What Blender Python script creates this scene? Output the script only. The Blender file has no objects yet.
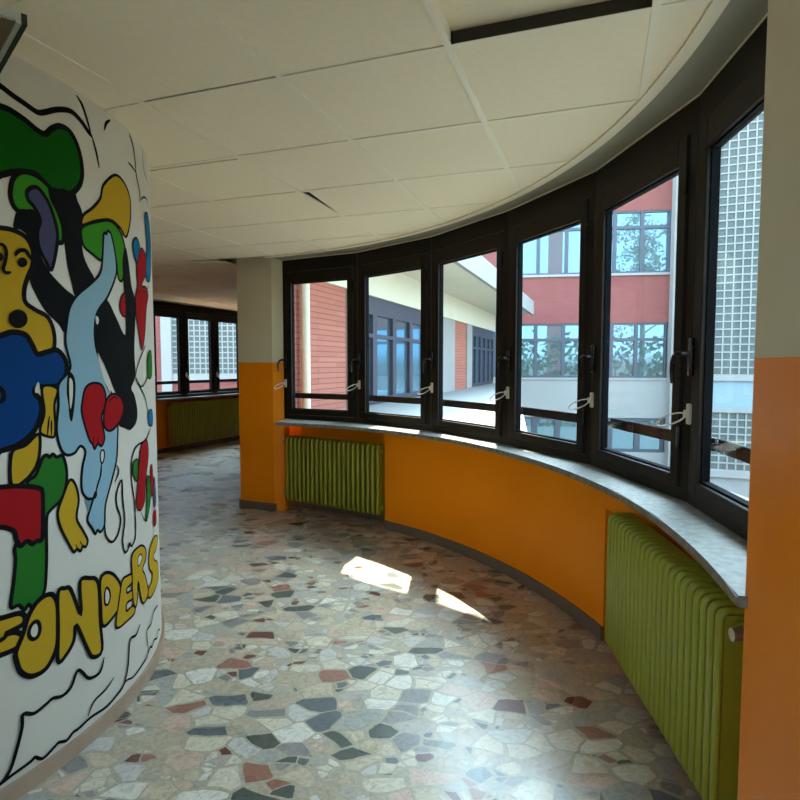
import bpy, bmesh, math, random, json
from mathutils import Vector, Matrix
rnd = random.Random(7)
scn = bpy.context.scene
COL = scn.collection
PI = math.pi

# ---------------------------------------------------------------- materials
def new_mat(name):
    m = bpy.data.materials.new(name); m.use_nodes = True
    nt = m.node_tree
    return m, nt, nt.nodes['Principled BSDF']
def plain(name, col, rough=.5, metal=0, spec=.5, noise=0, nscale=20, coat=0):
    m, nt, b = new_mat(name)
    b.inputs['Base Color'].default_value = (*col, 1); b.inputs['Roughness'].default_value = rough
    b.inputs['Metallic'].default_value = metal; b.inputs['Specular IOR Level'].default_value = spec
    b.inputs['Coat Weight'].default_value = coat
    if noise:
        tc = nt.nodes.new('ShaderNodeTexCoord'); n = nt.nodes.new('ShaderNodeTexNoise'); n.inputs['Scale'].default_value = nscale
        n.inputs['Detail'].default_value = 4
        nt.links.new(tc.outputs['Object'], n.inputs['Vector'])
        mx = nt.nodes.new('ShaderNodeMix'); mx.data_type = 'RGBA'
        mx.inputs['A'].default_value = (*[c*(1-noise) for c in col], 1); mx.inputs['B'].default_value = (*[min(1, c*(1+noise)) for c in col], 1)
        nt.links.new(n.outputs['Fac'], mx.inputs['Factor']); nt.links.new(mx.outputs['Result'], b.inputs['Base Color'])
    return m
def ramp(nt, stops, interp='LINEAR'):
    r = nt.nodes.new('ShaderNodeValToRGB'); r.color_ramp.interpolation = interp
    el = r.color_ramp.elements
    while len(el) > 1: el.remove(el[-1])
    el[0].position = stops[0][0]; el[0].color = (*stops[0][1], 1)
    for p, c in stops[1:]:
        e = el.new(p); e.color = (*c, 1)
    return r
def math_node(nt, op, a=None, b=None):
    n = nt.nodes.new('ShaderNodeMath'); n.operation = op
    for i, v in enumerate((a, b)):
        if v is None: continue
        if isinstance(v, (int, float)): n.inputs[i].default_value = v
        else: nt.links.new(v, n.inputs[i])
    return n.outputs[0]

def wall_two_tone():
    m, nt, b = new_mat('two_tone_wall_paint')
    g = nt.nodes.new('ShaderNodeNewGeometry'); s = nt.nodes.new('ShaderNodeSeparateXYZ'); nt.links.new(g.outputs['Position'], s.inputs[0])
    n = nt.nodes.new('ShaderNodeTexNoise'); n.inputs['Scale'].default_value = 3; n.inputs['Detail'].default_value = 5
    nt.links.new(g.outputs['Position'], n.inputs['Vector'])
    up = math_node(nt, 'GREATER_THAN', s.outputs['Z'], 1.463)
    o = ramp(nt, [(.3, (.92, .255, .001)), (.7, (.97, .28, .002))]); w = ramp(nt, [(.3, (.66, .585, .42)), (.7, (.72, .645, .47))])
    nt.links.new(n.outputs['Fac'], o.inputs[0]); nt.links.new(n.outputs['Fac'], w.inputs[0])
    mx = nt.nodes.new('ShaderNodeMix'); mx.data_type = 'RGBA'
    nt.links.new(up, mx.inputs['Factor']); nt.links.new(o.outputs[0], mx.inputs['A']); nt.links.new(w.outputs[0], mx.inputs['B'])
    nt.links.new(mx.outputs['Result'], b.inputs['Base Color'])
    r = math_node(nt, 'MULTIPLY_ADD', up, .3); nt.nodes[-1].inputs[2].default_value = .42; b.inputs['Specular IOR Level'].default_value = .22
    nt.links.new(r, b.inputs['Roughness'])
    n2 = nt.nodes.new('ShaderNodeTexNoise'); n2.inputs['Scale'].default_value = 40; nt.links.new(g.outputs['Position'], n2.inputs['Vector'])
    bp = nt.nodes.new('ShaderNodeBump'); bp.inputs['Strength'].default_value = .06; bp.inputs['Distance'].default_value = .01
    nt.links.new(n2.outputs['Fac'], bp.inputs['Height']); nt.links.new(bp.outputs[0], b.inputs['Normal'])
    return m

def floor_mat():
    m, nt, b = new_mat('palladiana_floor')
    g = nt.nodes.new('ShaderNodeNewGeometry')
    wn = nt.nodes.new('ShaderNodeTexNoise'); wn.inputs['Scale'].default_value = 7; wn.inputs['Detail'].default_value = 1
    nt.links.new(g.outputs['Position'], wn.inputs['Vector'])
    va = nt.nodes.new('ShaderNodeVectorMath'); va.operation = 'MULTIPLY_ADD'; va.inputs[1].default_value = (.05, .05, 0)
    nt.links.new(wn.outputs['Color'], va.inputs[0]); nt.links.new(g.outputs['Position'], va.inputs[2])
    mp = nt.nodes.new('ShaderNodeMapping'); mp.inputs['Scale'].default_value = (8.2, 11.2, 0); mp.inputs['Rotation'].default_value = (0, 0, .5)
    nt.links.new(va.outputs[0], mp.inputs[0])
    v1 = nt.nodes.new('ShaderNodeTexVoronoi'); v1.voronoi_dimensions = '2D'; v1.feature = 'F1'; v1.inputs['Scale'].default_value = 1
    v2 = nt.nodes.new('ShaderNodeTexVoronoi'); v2.voronoi_dimensions = '2D'; v2.feature = 'DISTANCE_TO_EDGE'; v2.inputs['Scale'].default_value = 1
    nt.links.new(mp.outputs[0], v1.inputs['Vector']); nt.links.new(mp.outputs[0], v2.inputs['Vector'])
    # some of the slabs are broken up into small chips
    f1 = nt.nodes.new('ShaderNodeTexVoronoi'); f1.voronoi_dimensions = '2D'; f1.feature = 'F1'; f1.inputs['Scale'].default_value = 1.9
    f2 = nt.nodes.new('ShaderNodeTexVoronoi'); f2.voronoi_dimensions = '2D'; f2.feature = 'DISTANCE_TO_EDGE'; f2.inputs['Scale'].default_value = 1.9
    nt.links.new(mp.outputs[0], f1.inputs['Vector']); nt.links.new(mp.outputs[0], f2.inputs['Vector'])
    s0 = nt.nodes.new('ShaderNodeSeparateColor'); nt.links.new(v1.outputs['Color'], s0.inputs[0])
    chip = math_node(nt, 'LESS_THAN', s0.outputs[2], .30)
    cm = nt.nodes.new('ShaderNodeMix'); cm.data_type = 'RGBA'; nt.links.new(chip, cm.inputs['Factor']); nt.links.new(v1.outputs['Color'], cm.inputs['A']); nt.links.new(f1.outputs['Color'], cm.inputs['B'])
    dd = math_node(nt, 'MINIMUM', v2.outputs['Distance'], math_node(nt, 'ADD', math_node(nt, 'MULTIPLY', f2.outputs['Distance'], .8), math_node(nt, 'SUBTRACT', 1, chip)))
    sc = nt.nodes.new('ShaderNodeSeparateColor'); nt.links.new(cm.outputs['Result'], sc.inputs[0])
    cr = ramp(nt, [(0, (.52, .44, .32)), (.14, (.60, .54, .42)), (.26, (.45, .38, .28)), (.38, (.66, .63, .55)), (.47, (.55, .40, .31)),
                   (.54, (.42, .38, .33)), (.62, (.36, .36, .33)), (.68, (.52, .50, .46)), (.76, (.22, .21, .20)), (.81, (.12, .14, .15)), (.855, (.08, .095, .08)),
                   (.89, (.14, .055, .04)), (.92, (.30, .14, .10)), (.955, (.27, .25, .24))], 'CONSTANT')
    nt.links.new(sc.outputs[0], cr.inputs[0])
    # veins inside each stone
    vn = nt.nodes.new('ShaderNodeTexNoise'); vn.inputs['Scale'].default_value = 22; vn.inputs['Detail'].default_value = 6; vn.inputs['Distortion'].default_value = 2.2
    vv = nt.nodes.new('ShaderNodeVectorMath'); vv.operation = 'MULTIPLY_ADD'; vv.inputs[1].default_value = (9, 9, 9)
    nt.links.new(cm.outputs['Result'], vv.inputs[0]); nt.links.new(g.outputs['Position'], vv.inputs[2]); nt.links.new(vv.outputs[0], vn.inputs['Vector'])
    vr = ramp(nt, [(.3, (.72, .72, .72)), (.5, (1, 1, 1)), (.72, (1.18, 1.17, 1.15))]); nt.links.new(vn.outputs['Fac'], vr.inputs[0])
    vr.color_ramp.elements[0].color = (.63, .58, .525, 1); vr.color_ramp.elements[1].color = (.87, .80, .72, 1); vr.color_ramp.elements[2].color = (1.0, .93, .85, 1)
    ml = nt.nodes.new('ShaderNodeMix'); ml.data_type = 'RGBA'; ml.blend_type = 'MULTIPLY'; ml.inputs['Factor'].default_value = 1
    nt.links.new(cr.outputs[0], ml.inputs['A']); nt.links.new(vr.outputs[0], ml.inputs['B'])
    # cement between the stones: width varies from stone to stone
    ew = math_node(nt, 'MULTIPLY_ADD', sc.outputs[1], .085); nt.nodes[-1].inputs[2].default_value = .02
    gr = math_node(nt, 'LESS_THAN', dd, ew)
    gn = nt.nodes.new('ShaderNodeTexNoise'); gn.inputs['Scale'].default_value = 60; nt.links.new(g.outputs['Position'], gn.inputs['Vector'])
    gc = ramp(nt, [(.35, (.30, .245, .165)), (.65, (.39, .325, .225))]); nt.links.new(gn.outputs['Fac'], gc.inputs[0])
    mx = nt.nodes.new('ShaderNodeMix'); mx.data_type = 'RGBA'
    nt.links.new(gr, mx.inputs['Factor']); nt.links.new(ml.outputs['Result'], mx.inputs['A']); nt.links.new(gc.outputs[0], mx.inputs['B'])
    nt.links.new(mx.outputs['Result'], b.inputs['Base Color'])
    b.inputs['Specular IOR Level'].default_value = .5; b.inputs['Coat Weight'].default_value = .06; b.inputs['Coat IOR'].default_value = 1.7; b.inputs['Coat Roughness'].default_value = .42
    rr = ramp(nt, [(.3, (.22,)*3), (.7, (.38,)*3)]); rn = nt.nodes.new('ShaderNodeTexNoise'); rn.inputs['Scale'].default_value = 2.5
    nt.links.new(g.outputs['Position'], rn.inputs['Vector']); nt.links.new(rn.outputs['Fac'], rr.inputs[0]); nt.links.new(rr.outputs[0], b.inputs['Roughness'])
    return m

def brick_mat(name, c1, c2, mortar, along, course=.07, length=.25):
    """running-bond bricks on a vertical wall; `along` is the wall's unit direction in plan"""
    m, nt, b = new_mat(name)
    g = nt.nodes.new('ShaderNodeNewGeometry')
    d = nt.nodes.new('ShaderNodeVectorMath'); d.operation = 'DOT_PRODUCT'; d.inputs[1].default_value = (*along, 0)
    nt.links.new(g.outputs['Position'], d.inputs[0])
    s = nt.nodes.new('ShaderNodeSeparateXYZ'); nt.links.new(g.outputs['Position'], s.inputs[0])
    c = nt.nodes.new('ShaderNodeCombineXYZ'); nt.links.new(d.outputs['Value'], c.inputs[0]); nt.links.new(s.outputs['Z'], c.inputs[1])
    t = nt.nodes.new('ShaderNodeTexBrick'); t.inputs['Scale'].default_value = 1
    t.inputs['Color1'].default_value = (*c1, 1); t.inputs['Color2'].default_value = (*c2, 1); t.inputs['Mortar'].default_value = (*mortar, 1)
    t.inputs['Brick Width'].default_value = length; t.inputs['Row Height'].default_value = course; t.inputs['Mortar Size'].default_value = .006
    nt.links.new(c.outputs[0], t.inputs['Vector']); nt.links.new(t.outputs['Color'], b.inputs['Base Color'])
    b.inputs['Roughness'].default_value = .85
    return m

def pane_mat():
    m = bpy.data.materials.new('window_glass'); m.use_nodes = True; nt = m.node_tree
    for n in list(nt.nodes): nt.nodes.remove(n)
    o = nt.nodes.new('ShaderNodeOutputMaterial'); t = nt.nodes.new('ShaderNodeBsdfTransparent'); gl = nt.nodes.new('ShaderNodeBsdfGlossy')
    t.inputs[0].default_value = (.95, .975, .975, 1); gl.inputs['Roughness'].default_value = .02; gl.inputs[0].default_value = (.9, .95, 1, 1)
    g = nt.nodes.new('ShaderNodeNewGeometry'); d = nt.nodes.new('ShaderNodeVectorMath'); d.operation = 'DOT_PRODUCT'
    nt.links.new(g.outputs['Incoming'], d.inputs[0]); nt.links.new(g.outputs['Normal'], d.inputs[1])
    k = math_node(nt, 'SUBTRACT', 1, math_node(nt, 'ABSOLUTE', d.outputs['Value']))
    fr = math_node(nt, 'MULTIPLY_ADD', math_node(nt, 'POWER', k, 5), .35); nt.nodes[-1].inputs[2].default_value = .025   # Schlick, the same from either side
    mx = nt.nodes.new('ShaderNodeMixShader'); nt.links.new(fr, mx.inputs[0]); nt.links.new(t.outputs[0], mx.inputs[1]); nt.links.new(gl.outputs[0], mx.inputs[2])
    nt.links.new(mx.outputs[0], o.inputs[0])
    return m
def mirror_glass(name, base, refl):
    m = bpy.data.materials.new(name); m.use_nodes = True; nt = m.node_tree
    b = nt.nodes['Principled BSDF']; b.inputs['Base Color'].default_value = (*base, 1); b.inputs['Roughness'].default_value = .3
    gl = nt.nodes.new('ShaderNodeBsdfGlossy'); gl.inputs['Roughness'].default_value = .015; gl.inputs[0].default_value = (.40, .70, .90, 1)
    mx = nt.nodes.new('ShaderNodeMixShader'); mx.inputs[0].default_value = refl
    nt.links.new(b.outputs[0], mx.inputs[1]); nt.links.new(gl.outputs[0], mx.inputs[2]); nt.links.new(mx.outputs[0], nt.nodes['Material Output'].inputs[0])
    return m

U = Vector((.334, .942)).normalized()            # direction of the wing outside
M = dict(
    wall=wall_two_tone(), floor=floor_mat(), glass=pane_mat(),
    mural_white=plain('mural_white', (.52, .455, .35), .55, noise=.06, nscale=4),
    tile=plain('ceiling_tile', (.88, .745, .53), .9, noise=.05, nscale=45),
    tbar=plain('ceiling_grid', (.86, .75, .55), .5),
    plaster=plain('ceiling_plaster', (.36, .34, .25), .8, noise=.08, nscale=6),  # shade on the border strip is put into this darker colour
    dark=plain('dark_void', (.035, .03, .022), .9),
    roof=plain('roof_slab', (.4, .4, .4), .9),
    alu=plain('bronze_aluminium', (.015, .0095, .005), .5, .0, .22),
    gasket=plain('black_gasket', (.006, .006, .006), .9, spec=.1),
    handle=plain('black_handle', (.012, .011, .011), .25, .3),
    rail=plain('dark_rail', (.05, .05, .05), .12, .4),
    marble=plain('sill_marble', (.185, .175, .145), .45, noise=.9, nscale=34),
    skirt=plain('skirting_stone', (.17, .12, .085), .5, noise=.25, nscale=12),
    skirt_tan=plain('skirting_tan', (.33, .215, .135), .5, noise=.2, nscale=10),
    radiator=plain('green_enamel', (.33, .315, .024), .3, coat=.25),
    valve=plain('valve_metal', (.45, .38, .30), .35, .7),
    pipe=plain('painted_pipe', (.42, .14, .02), .4),
    plastic=plain('white_plastic', (.62, .55, .45), .4),
    lamp_side=plain('lamp_side', (.5, .48, .42), .5), lamp_metal=plain('lamp_metal', (.20, .16, .10), .4, .6), lamp_edge=plain('lamp_edge', (.62, .60, .55), .3, .5), lamp_brown=plain('lamp_brown', (.16, .11, .05), .5), lamp_black=plain('lamp_black', (.01, .01, .01), .5),
    lamp_diff=plain('lamp_diffuser', (.55, .52, .46), .4),
    brick_wing=brick_mat('red_brick_wing', (.34, .10, .062), (.39, .125, .08), (.17, .05, .03), U, .07, 1.1),
    brick_far=brick_mat('red_brick_far', (.19, .043, .033), (.215, .053, .042), (.20, .075, .06), (1, 0), .08, .3),
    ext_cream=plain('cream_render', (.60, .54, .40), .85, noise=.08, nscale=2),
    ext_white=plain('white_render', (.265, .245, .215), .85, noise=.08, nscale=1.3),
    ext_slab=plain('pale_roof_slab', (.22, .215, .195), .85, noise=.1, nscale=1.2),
    ext_frame=plain('grey_window_frame', (.045, .052, .065), .45), ext_frame_w=plain('slate_window_frame', (.032, .029, .044), .5), ext_strip=plain('blue_grey_panel', (.20, .26, .30), .5),
    ext_glass=mirror_glass('reflecting_glass', (.03, .05, .055), .2), wing_glass=mirror_glass('wing_glass', (.06, .09, .10), .5),
    block=plain('glass_block', (.065, .08, .065), .5, noise=.3, nscale=5),
    ground=plain('courtyard_ground', (.13, .13, .12), .9, noise=.15, nscale=1),
    bark=plain('bark', (.10, .07, .05), .9), leaf=plain('leaf_green', (.07, .13, .035), .6, noise=.5, nscale=2),
    door_red=plain('red_panel', (.42, .12, .08), .6),
)
for k, c in dict(k=(.005, .0045, .004), G=(.004, .07, .002), g=(.035, .19, .010), P=(.055, .05, .10), Y=(.42, .24, .012), B=(.003, .033, .125), l=(.20, .31, .345),
                 R=(.27, .006, .007), E=(.018, .115, .012), w=(.52, .455, .35), b=(.008, .10, .19)).items():
    M['mural_'+k] = plain('mural_paint_'+k, c, .75, spec=.06)

# ---------------------------------------------------------------- mesh helpers
class MB:
    def __init__(s): s.bm = bmesh.new()
    def box(s, lo, hi, mat=None, bevel=0):
        xf = mat or Matrix.Identity(4)
        vs = [s.bm.verts.new(xf @ Vector((x, y, z))) for z in (lo[2], hi[2]) for y in (lo[1], hi[1]) for x in (lo[0], hi[0])]
        fs = [s.bm.faces.new([vs[i] for i in f]) for f in ((0, 2, 3, 1), (4, 5, 7, 6), (0, 1, 5, 4), (2, 6, 7, 3), (0, 4, 6, 2), (1, 3, 7, 5))]
        if bevel:
            es = list({e for f in fs for e in f.edges})
            bmesh.ops.bevel(s.bm, geom=es, offset=bevel, segments=2, affect='EDGES', profile=.5)
        return s
    def prism(s, poly, z0, z1):
        b = [s.bm.verts.new((p[0], p[1], z0)) for p in poly]; t = [s.bm.verts.new((p[0], p[1], z1)) for p in poly]
        n = len(poly)
        s.bm.faces.new(b[::-1]); s.bm.faces.new(t)
        for i in range(n): s.bm.faces.new((b[i], b[(i+1) % n], t[(i+1) % n], t[i]))
        return s
    def tube(s, pts, r, n=10, closed=False, sx=1.0):
        pts = [Vector(p) for p in pts]; rings = []; k = len(pts); prev = None
        for i, p in enumerate(pts):
            if closed: t = (pts[(i+1) % k]-pts[i-1]).normalized()
            else: t = (pts[min(i+1, k-1)]-pts[max(i-1, 0)]).normalized()
            if prev is None:
                a = Vector((0, 0, 1)) if abs(t.z) < .9 else Vector((1, 0, 0))
                u = t.cross(a).normalized()
            else: u = (prev-t*prev.dot(t)).normalized()
            prev = u; v = t.cross(u)
            rr = r[i] if isinstance(r, (list, tuple)) else r
            rings.append([s.bm.verts.new(p+(u*math.cos(2*PI*j/n)*sx+v*math.sin(2*PI*j/n))*rr) for j in range(n)])
        for i in range(k if closed else k-1):
            a, b = rings[i], rings[(i+1) % k]
            for j in range(n): s.bm.faces.new((a[j], a[(j+1) % n], b[(j+1) % n], b[j]))
        if not closed: s.bm.faces.new(rings[0][::-1]); s.bm.faces.new(rings[-1])
        return s
    def arc(s, c, r0, r1, a0, a1, z0, z1, n):
        """curved wall block between radii r0 (room side) and r1"""
        P = []
        for i in range(n+1):
            a = a0+(a1-a0)*i/n
            P.append([s.bm.verts.new((c[0]+r*math.cos(a), c[1]+r*math.sin(a), z)) for r, z in ((r0, z0), (r1, z0), (r1, z1), (r0, z1))])
        for i in range(n):
            for j in range(4): s.bm.faces.new((P[i][j], P[i][(j+1) % 4], P[i+1][(j+1) % 4], P[i+1][j]))
        s.bm.faces.new(P[0][::-1]); s.bm.faces.new(P[-1])
        return s
    def done(s, name, mat, parent=None, smooth=None):
        bmesh.ops.recalc_face_normals(s.bm, faces=s.bm.faces)
        me = bpy.data.meshes.new(name); s.bm.to_mesh(me); s.bm.free()
        for m in (mat if isinstance(mat, list) else [mat]): me.materials.append(m)
        if smooth:
            me.polygons.foreach_set('use_smooth', [True]*len(me.polygons)); me.set_sharp_from_angle(angle=smooth)
        o = bpy.data.objects.new(name, me); COL.objects.link(o)
        if parent: o.parent = parent
        return o
def empty(name, loc=(0, 0, 0), rz=0):
    o = bpy.data.objects.new(name, None); COL.objects.link(o); o.location = loc; o.rotation_euler = (0, 0, rz); o.empty_display_size = .1
    return o
def thing(o, label, cat, group=None):
    o['label'] = label; o['category'] = cat
    if group: o['group'] = group
    return o
def struct(o): o['kind'] = 'structure'; return o
def dup(o, parent=None):
    c = o.copy(); COL.objects.link(c)
    if parent: c.parent = parent
    for ch in list(o.children): dup(ch, c)
    return c

# ---------------------------------------------------------------- plan
CX, CY, RW = -2.55, 2.207, 3.657                       # outer curved wall
KX, KY, RC = -2.60, 2.43, 1.44                         # round core
def at(a, r): return (CX+r*math.cos(a), CY+r*math.sin(a))
CEIL = 2.443; SILL = .915
STEP = .235; A0 = 1.17
V = [(-1.135, 5.612), (-.381, 5.205), (.247, 4.572), (.707, 3.800), (1.012, 3.030), (1.109, 2.192), at(A0-6*STEP, RW)]
P_R = (.807, 1.313)                                     # near pier corner
thP = math.atan2(P_R[1]-CY, P_R[0]-CX)
B0 = thP-.165                                          # added, unseen windows behind the viewpoint start here
VB = [at(B0-.005-i*STEP, RW) for i in range(6)]
BEND = B0-.005-5*STEP
LA, LB = Vector((-4.97, 4.93)), Vector((-1.615, 5.757))   # line between ring and the far corridor
Q2 = [(-4.97, 4.93), (-1.615, 5.757), (-1.47, 6.45), (.85, 13.0), (-2.205, 13.0), (-3.9, 9.2), (-4.6, 7.63)]

# ---------------------------------------------------------------- floor, ceiling, roof
def ring_poly(r, n=96): return [at(2*PI*i/n, r) for i in range(n)]
def clip(poly, a, b):
    """keep the part of a polygon to the left of a->b"""
    out = []
    def side(p): return (b[0]-a[0])*(p[1]-a[1])-(b[1]-a[1])*(p[0]-a[0])
    for i in range(len(poly)):
        p, q = poly[i], poly[(i+1) % len(poly)]; sp, sq = side(p), side(q)
        if sp >= 0: out.append(p)
        if sp*sq < 0:
            t = sp/(sp-sq); out.append((p[0]+(q[0]-p[0])*t, p[1]+(q[1]-p[1])*t))
    return out
def clip_convex(poly, conv):
    for i in range(len(conv)):
        poly = clip(poly, conv[i], conv[(i+1) % len(conv)])
        if len(poly) < 3: return []
    return poly
outline = [V[6-i] for i in range(7)]                    # counter-clockwise along the windows
b = MB()
ring_floor = clip(ring_poly(3.9), LB, LA)
outer_floor = [p for p in ring_floor]
b.prism(outer_floor, -.12, 0)
Q2cc = Q2 if True else Q2
b.prism([(-4.97, 4.93), (-1.615, 5.757), (-1.2, 5.75), (-1.45, 6.45), (.85, 13.2), (-2.4, 13.2), (-4.1, 9.2), (-4.8, 7.63)], -.12, 0)
struct(b.done('floor', M['floor']))
b = MB()
roof_ring = outline+[at(A0+i*.1, RW) for i in range(1, 46)]
roof_ring = [p for p in roof_ring]
b.prism(clip([at(2*PI*i/120, RW) for i in range(120)] , LB, LA), CEIL+.16, CEIL+.3)
for i in range(6):
    p, q = V[i], V[i+1]; c = lambda v: (CX+(v[0]-CX)*.955, CY+(v[1]-CY)*.955)
    b.prism([q, p, c(p), c(q)], CEIL+.02, CEIL+.3)
b.prism([(-4.97, 4.93), (-1.615, 5.757), (-1.2, 5.70), (-1.45, 6.45), (.85, 13.2), (-2.4, 13.2), (-4.1, 9.2), (-4.8, 7.63)], CEIL+.16, CEIL+.3)
struct(b.done('ceiling_roof', M['roof']))

YAW = .3353; GX, GY = -.414, 2.0743                     # ceiling grid
dA = Vector((math.sin(YAW), math.cos(YAW))); dB = Vector((math.cos(YAW), -math.sin(YAW))); TS = .6
def node(i, j, off=(0, 0)): p = Vector((GX, GY))+dA*(TS*i)+dB*(TS*j); return p
region1 = clip(ring_poly(3.455), LB, LA); region2 = Q2
tiles = MB(); bars = MB()
core_in = [(KX+(RC-.05)*math.cos(2*PI*i/48), KY+(RC-.05)*math.sin(2*PI*i/48)) for i in range(48)]
gap = {(0, -1): (-.0, .006, 0), (1, -2): (.012, .0, 0), (2, -1): (.0, .0, .018)}
for i in range(-9, 20):
    for j in range(-9, 9):
        e = .004
        lo_i = hi_i = lo_j = hi_j = e
        if (i, j) == (-1, -1): hi_i = .018
        if (i, j) == (1, -2): lo_i = .034
        c = [node(i, j)+dA*lo_i+dB*lo_j, node(i+1, j)-dA*hi_i+dB*lo_j, node(i+1, j+1)-dA*hi_i-dB*hi_j, node(i, j+1)+dA*lo_i-dB*hi_j]
        if (i, j) == (2, -1): c[0] = c[0]+dB*.05
        z = CEIL+.0032+rnd.uniform(-.0006, .0006)
        if (i, j) == (-1, 1): z = CEIL+.045
        c = [(p.x, p.y) for p in c][::-1]
        for k, reg in enumerate((region1, region2)):
            pl = clip_convex(c, reg)
            if len(pl) >= 3:
                area = abs(sum(pl[m][0]*pl[(m+1) % len(pl)][1]-pl[(m+1) % len(pl)][0]*pl[m][1] for m in range(len(pl))))/2
                if area > 1e-4: tiles.prism(pl, z, z+.014)
struct(tiles.done('ceiling', M['tile']))
def bar(p, q, w=.012):
    d = (q-p).normalized(); n = Vector((-d.y, d.x))*w
    c = [p-n, q-n, q+n, p+n]; c = [(v.x, v.y) for v in c]
    for reg in (region1, region2):
        pl = clip_convex(c, reg)
        if len(pl) >= 3: bars.prism(pl, CEIL, CEIL+.0025)
for i in range(-9, 20):
    for j in range(-9, 9): bar(node(i, j)+dB*.012, node(i, j+1)-dB*.012)
for j in range(-9, 9): bar(node(-9, j), node(20, j))
struct(bars.done('trim_1', M['tbar']))
hole = MB()
a_, b_, c_, d_ = node(-1, 1), node(0, 1), node(0, 2), node(-1, 2)
for p, q in ((b_, c_),):    # dark steel sides over the pushed-up tile
    d = (q-p).normalized(); n = Vector((-d.y, d.x))*.006; p = p+d*.012; q = q-d*.012
    hole.prism([(v.x, v.y) for v in (p-n, q-n, q+n, p+n)], CEIL+.0025, CEIL+.0595)
struct(hole.done('trim_2', M['dark']))
lip = MB()
for p, q in ((a_, b_), (c_, d_)):
    d = (q-p).normalized(); n = Vector((-d.y, d.x))*.011; p = p+d*.014; q = q-d*.014
    lip.prism([(v.x, v.y) for v in (p-n, q-n, q+n, p+n)], CEIL+.0025, CEIL+.0595)
struct(lip.done('trim_8', M['tbar']))
tr = MB(); tr.arc((CX, CY), 3.452, 3.497, A0+.02, thP-.14, CEIL-.006, CEIL+.012, 60)
struct(tr.done('trim_3', M['tbar']))
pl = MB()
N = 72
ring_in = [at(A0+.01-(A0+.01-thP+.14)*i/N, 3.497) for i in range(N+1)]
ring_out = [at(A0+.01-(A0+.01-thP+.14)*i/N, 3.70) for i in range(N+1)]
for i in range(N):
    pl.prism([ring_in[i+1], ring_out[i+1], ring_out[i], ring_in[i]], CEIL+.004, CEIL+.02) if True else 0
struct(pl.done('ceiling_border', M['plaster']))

# ---------------------------------------------------------------- round core with the mural
b = MB(); n = 240
vb = [[b.bm.verts.new((KX+RC*math.cos(2*PI*i/n), KY+RC*math.sin(2*PI*i/n), z)) for z in (0, CEIL+.03)] for i in range(n)]
for i in range(n): b.bm.faces.new((vb[i][0], vb[(i+1) % n][0], vb[(i+1) % n][1], vb[i][1]))
core = struct(b.done('wall_inner', M['mural_white'], smooth=.5))
b = MB(); b.arc((KX, KY), RC-.01, RC+.014, -1.9, 1.6, 0, .060, 100); struct(b.done('baseboard_inner', M['skirt_tan'], smooth=.5))

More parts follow.
